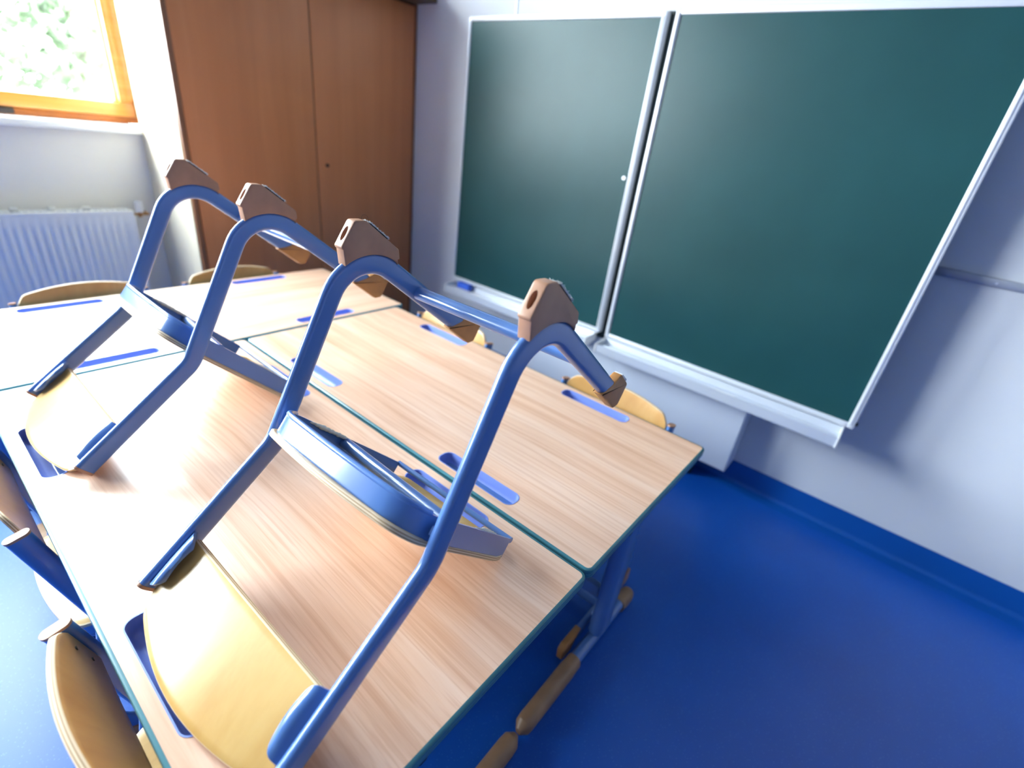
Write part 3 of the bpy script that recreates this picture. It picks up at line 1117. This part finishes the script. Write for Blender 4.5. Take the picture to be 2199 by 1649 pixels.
    for sx, spots in ((1, [(0.125, 0.03), (0.16, 0.02)]), (-1, [(0.235, 0.034)])):
        for yc_, ln in spots:
            bm = bmesh.new()
            for k in range(7):
                t = (k / 6 - 0.5) * 2
                yq = yc_ + ln * t
                rad = (0.0042 * (1 - 0.5 * t * t)) * rr.uniform(0.8, 1.2)
                b2 = bmesh.new()
                bmesh.ops.create_icosphere(b2, subdivisions=2, radius=1.0)
                xq = 0.1645 - 0.016 * yq / 0.336
                for v_ in b2.verts:
                    v_.co = Vector((sx * (xq - 0.003) + v_.co.x * rad * 0.8, yq + v_.co.y * ln * 0.30, zlo(yq) + 0.001 + v_.co.z * rad))
                merge(bm, b2)
            g = new_obj('glue_smear', bm, M_glue, sf)
            g['label'] = 'whitish dried glue smear'

    # seat plywood
    xs = 0.166
    outl = []
    def half(y):        # half width along the depth, rounded corners at both ends
        r0, r1 = 0.055, 0.035
        w = 0.167 - 0.013 * y / 0.345
        ya, yb = 0.006, 0.358
        if y < ya + r0:
            q = (ya + r0 - y) / r0
            return w - r0 + math.sqrt(max(0, r0 * r0 - (q * r0) ** 2))
        if y > yb - r1:
            q = (y - yb + r1) / r1
            return w - r1 + math.sqrt(max(0, r1 * r1 - (q * r1) ** 2))
        return w
    def ztop(y, x):
        z = 0.3625 + (y - 0.02) * 0.111
        if y > 0.300: z -= 0.020 * ((y - 0.300) / 0.06) ** 2
        return z - 0.004 * math.cos(x / 0.167 * math.pi / 2) * math.sin(max(0, min(1, (y - 0.0) / 0.3)) * math.pi)
    ysr = [0.006 + 0.352 * (0.5 - 0.5 * math.cos(math.pi * k / 34)) for k in range(35)]
    NX = 18
    bm = bmesh.new()
    lay = []
    pa = bm.verts.layers.float.new('ply')
    for dz, grow in ((0.0, -0.0022), (-0.0015, 0.0), (-0.0085, 0.0), (-0.010, -0.0022)):
        g = []
        for y in ysr:
            yy = 0.1755 + (y - 0.1755) * (1 + grow / 0.17)
            hw_ = max(0.001, half(y) + grow)
            ex = -(0.010 * (1 - (0) ** 2))
            g.append([bm.verts.new((hw_ * (2 * i / NX - 1), yy - (0.010 * max(0, 1 - ((2 * i / NX - 1)) ** 2) * max(0, 1 - (y - 0.006) / 0.08)), ztop(y, hw_ * (2 * i / NX - 1)) + dz)) for i in range(NX + 1)])
        for row in g:
            for v_ in row: v_[pa] = -dz / 0.010
        lay.append(g)
    for g in (lay[0], lay[3]):
        for a in range(34):
            for b in range(NX):
                f = bm.faces.new((g[a][b], g[a][b + 1], g[a + 1][b + 1], g[a + 1][b]))
    def rim_of(g):
        return [g[0][i] for i in range(NX + 1)] + [g[a][NX] for a in range(1, 35)] + [g[34][i] for i in range(NX - 1, -1, -1)] + [g[a][0] for a in range(33, 0, -1)]
    rm = [rim_of(g) for g in lay]
    for q in range(3):
        n = len(rm[q])
        for i in range(n):
            j = (i + 1) % n
            f = bm.faces.new((rm[q][i], rm[q][j], rm[q + 1][j], rm[q + 1][i]))
            f.material_index = 1
    new_obj('seat', bm, [M_plyseat, M_plyedge], root, smooth=45)

    # backrest plywood, curved shell between the posts
    dKE = (Vector(E) - Vector(K)).normalized()
    def post(zz):
        t = (zz - K[1]) / dKE.y
        return K[0] + dKE.x * t
    HB = 0.172
    z0 = 0.556
    def ztopb(x):
        q = abs(x) / HB
        z = 0.6785 - 0.020 * q ** 2
        if q > 0.84: z -= 0.024 * ((q - 0.84) / 0.16) ** 2
        return z
    def curve(x, zz):
        q = x / HB
        return -0.019 * (1 - q * q) * max(0.0, (zz - 0.550) / 0.13)
    NX, NZ = 36, 14
    def ringpt(x, zz, off):
        # shell surface point, off = thickness offset along forward
        return (x, post(zz) + 0.004 + curve(x, zz) + off, zz)
    bm = bmesh.new()
    lay = []
    pa = bm.verts.layers.float.new('ply')
    for off, gr in ((0.0045, -0.0015), (0.0033, 0.0), (-0.0033, 0.0), (-0.0045, -0.0015)):
        g = []
        for a in range(NZ + 1):
            row = []
            for b in range(NX + 1):
                x = -math.cos(math.pi * b / NX)
                x = x * 0.6 + (2 * b / NX - 1) * 0.4
                x *= (HB + gr)
                zt_ = ztopb(x) + gr
                zb_ = z0 - gr
                zz = zb_ + (zt_ - zb_) * a / NZ
                row.append(bm.verts.new(ringpt(x, zz, off)))
            for v_ in row: v_[pa] = (0.0045 - off) / 0.009
            g.append(row)
        lay.append(g)
    for g in (lay[0], lay[3]):
        for a in range(NZ):
            for b in range(NX):
                f = bm.faces.new((g[a][b], g[a][b + 1], g[a + 1][b + 1], g[a + 1][b]))
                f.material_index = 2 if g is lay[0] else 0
    def rim2(g):
        return [g[0][i] for i in range(NX + 1)] + [g[a][NX] for a in range(1, NZ + 1)] + [g[NZ][i] for i in range(NX - 1, -1, -1)] + [g[a][0] for a in range(NZ - 1, 0, -1)]
    rm = [rim2(g) for g in lay]
    for q in range(3):
        n = len(rm[q])
        for i in range(n):
            j = (i + 1) % n
            f = bm.faces.new((rm[q][i], rm[q][j], rm[q + 1][j], rm[q + 1][i]))
            f.material_index = 1
    br = new_obj('backrest', bm, [M_ply, M_plyedge, M_plyshade], root, smooth=45)
    for sx in (-1, 1):
        for zz in (0.586, 0.622):
            bm = bmesh.new()
            P = Vector(ringpt(sx * 0.150, zz, 0.0045))
            add_cyl(bm, P - Vector((0, 0.002, 0)), P + Vector((0, 0.0012, 0)), 0.0035, 14)
            new_obj('screw', bm, M_screw, br)
    return root


def ply_edge_mat():
    M = mat('ply_layers', (0.62, 0.44, 0.26), 0.5)
    nt = M.node_tree
    p = nt.nodes['Principled BSDF']
    at = nt.nodes.new('ShaderNodeAttribute')
    at.attribute_name = 'ply'
    rp = nt.nodes.new('ShaderNodeValToRGB')
    cr = rp.color_ramp
    cr.interpolation = 'LINEAR'
    lt, dk = (0.74, 0.58, 0.38, 1), (0.42, 0.26, 0.13, 1)
    cr.elements[0].position = 0.0
    cr.elements[0].color = lt
    cr.elements[1].position = 1.0
    cr.elements[1].color = lt
    for p_, c_ in ((0.20, lt), (0.24, dk), (0.38, dk), (0.42, lt), (0.58, lt), (0.62, dk), (0.76, dk), (0.80, lt)):
        cr.elements.new(p_).color = c_
    nt.links.new(at.outputs['Fac'], rp.inputs[0])
    nt.links.new(rp.outputs[0], p.inputs['Base Color'])
    return M
M_plyedge = ply_edge_mat()

TH = math.radians(37.6)
def put_inverted(o, ox, oy, oz, yaw, sc, th=TH):
    s = Vector((0, math.cos(th), -math.sin(th)))
    n = Vector((0, -math.sin(th), -math.cos(th)))
    lx = s.cross(n)
    mm = Matrix((( lx.x, s.x, n.x), (lx.y, s.y, n.y), (lx.z, s.z, n.z))).to_4x4()
    o.matrix_world = Matrix.Translation((ox, oy, oz)) @ Matrix.Rotation(yaw, 4, 'Z') @ mm @ Matrix.Scale(sc, 4)


c1 = make_chair('upturned blue and wood chair nearest the camera, standing on the front desk')
put_inverted(c1, -0.511, 0.4927, DT + 0.5315, 0.0189, 1.0106)
c2 = copy_tree(c1)
c2['label'] = 'upturned blue and wood chair on the front desk, the one farther from the camera'
put_inverted(c2, -1.2405, 0.4987, DT + 0.5315, 0.0018, 1.0106)
GR = 'upright chairs tucked under the desks'
for (x, y, rz, lab) in (
        (-0.53, -0.012, 0.0, 'upright chair at the bottom left corner, its curved wooden back beside the front desk'),
        (-1.132, -0.012, 0.0, 'upright chair at the left edge, its blue post with beige cap beside the front desk'),
        (-0.525, 1.255, math.pi, 'upright chair tucked under the empty desk, yellow back in front of the right chalkboard wing'),
        (-1.228, 1.255, math.pi, 'upright chair tucked under the empty desk, the one nearer the brown cabinet'),
        (-2.160, 0.365, -math.pi / 2, 'upright chair at the crosswise desk in front of the radiator'),
        (-2.160, 0.865, -math.pi / 2, 'upright chair at the crosswise desk in front of the brown cabinet')):
    c = copy_tree(c1)
    c.matrix_world = Matrix.Translation((x, y, 0.0050)) @ Matrix.Rotation(rz, 4, 'Z') @ Matrix.Scale(0.995, 4)
    c['label'] = lab
    c['group'] = GR
for c in (c1, c2):
    c['group'] = 'upturned chairs on the front desk'

# a hair curled on the glide block of the nearest chair
bm = bmesh.new()
pts = []
for k in range(40):
    a = -2.0 + 5.4 * k / 39
    pts.append(Vector((math.cos(a) * 0.0055, 0.001 * k / 39, math.sin(a) * 0.0055)))
for k in range(39):
    add_cyl(bm, pts[k], pts[k + 1], 0.00014, 5, caps=False)
hr = new_obj('hair_strand', bm, M_felt)
hr.location = (-0.697, 0.4915, DT + 0.5345)
hr.rotation_euler = (0, 0, 0.6)
tag(hr, 'single curled hair stuck on the glide block of the nearest upturned chair', 'hair')
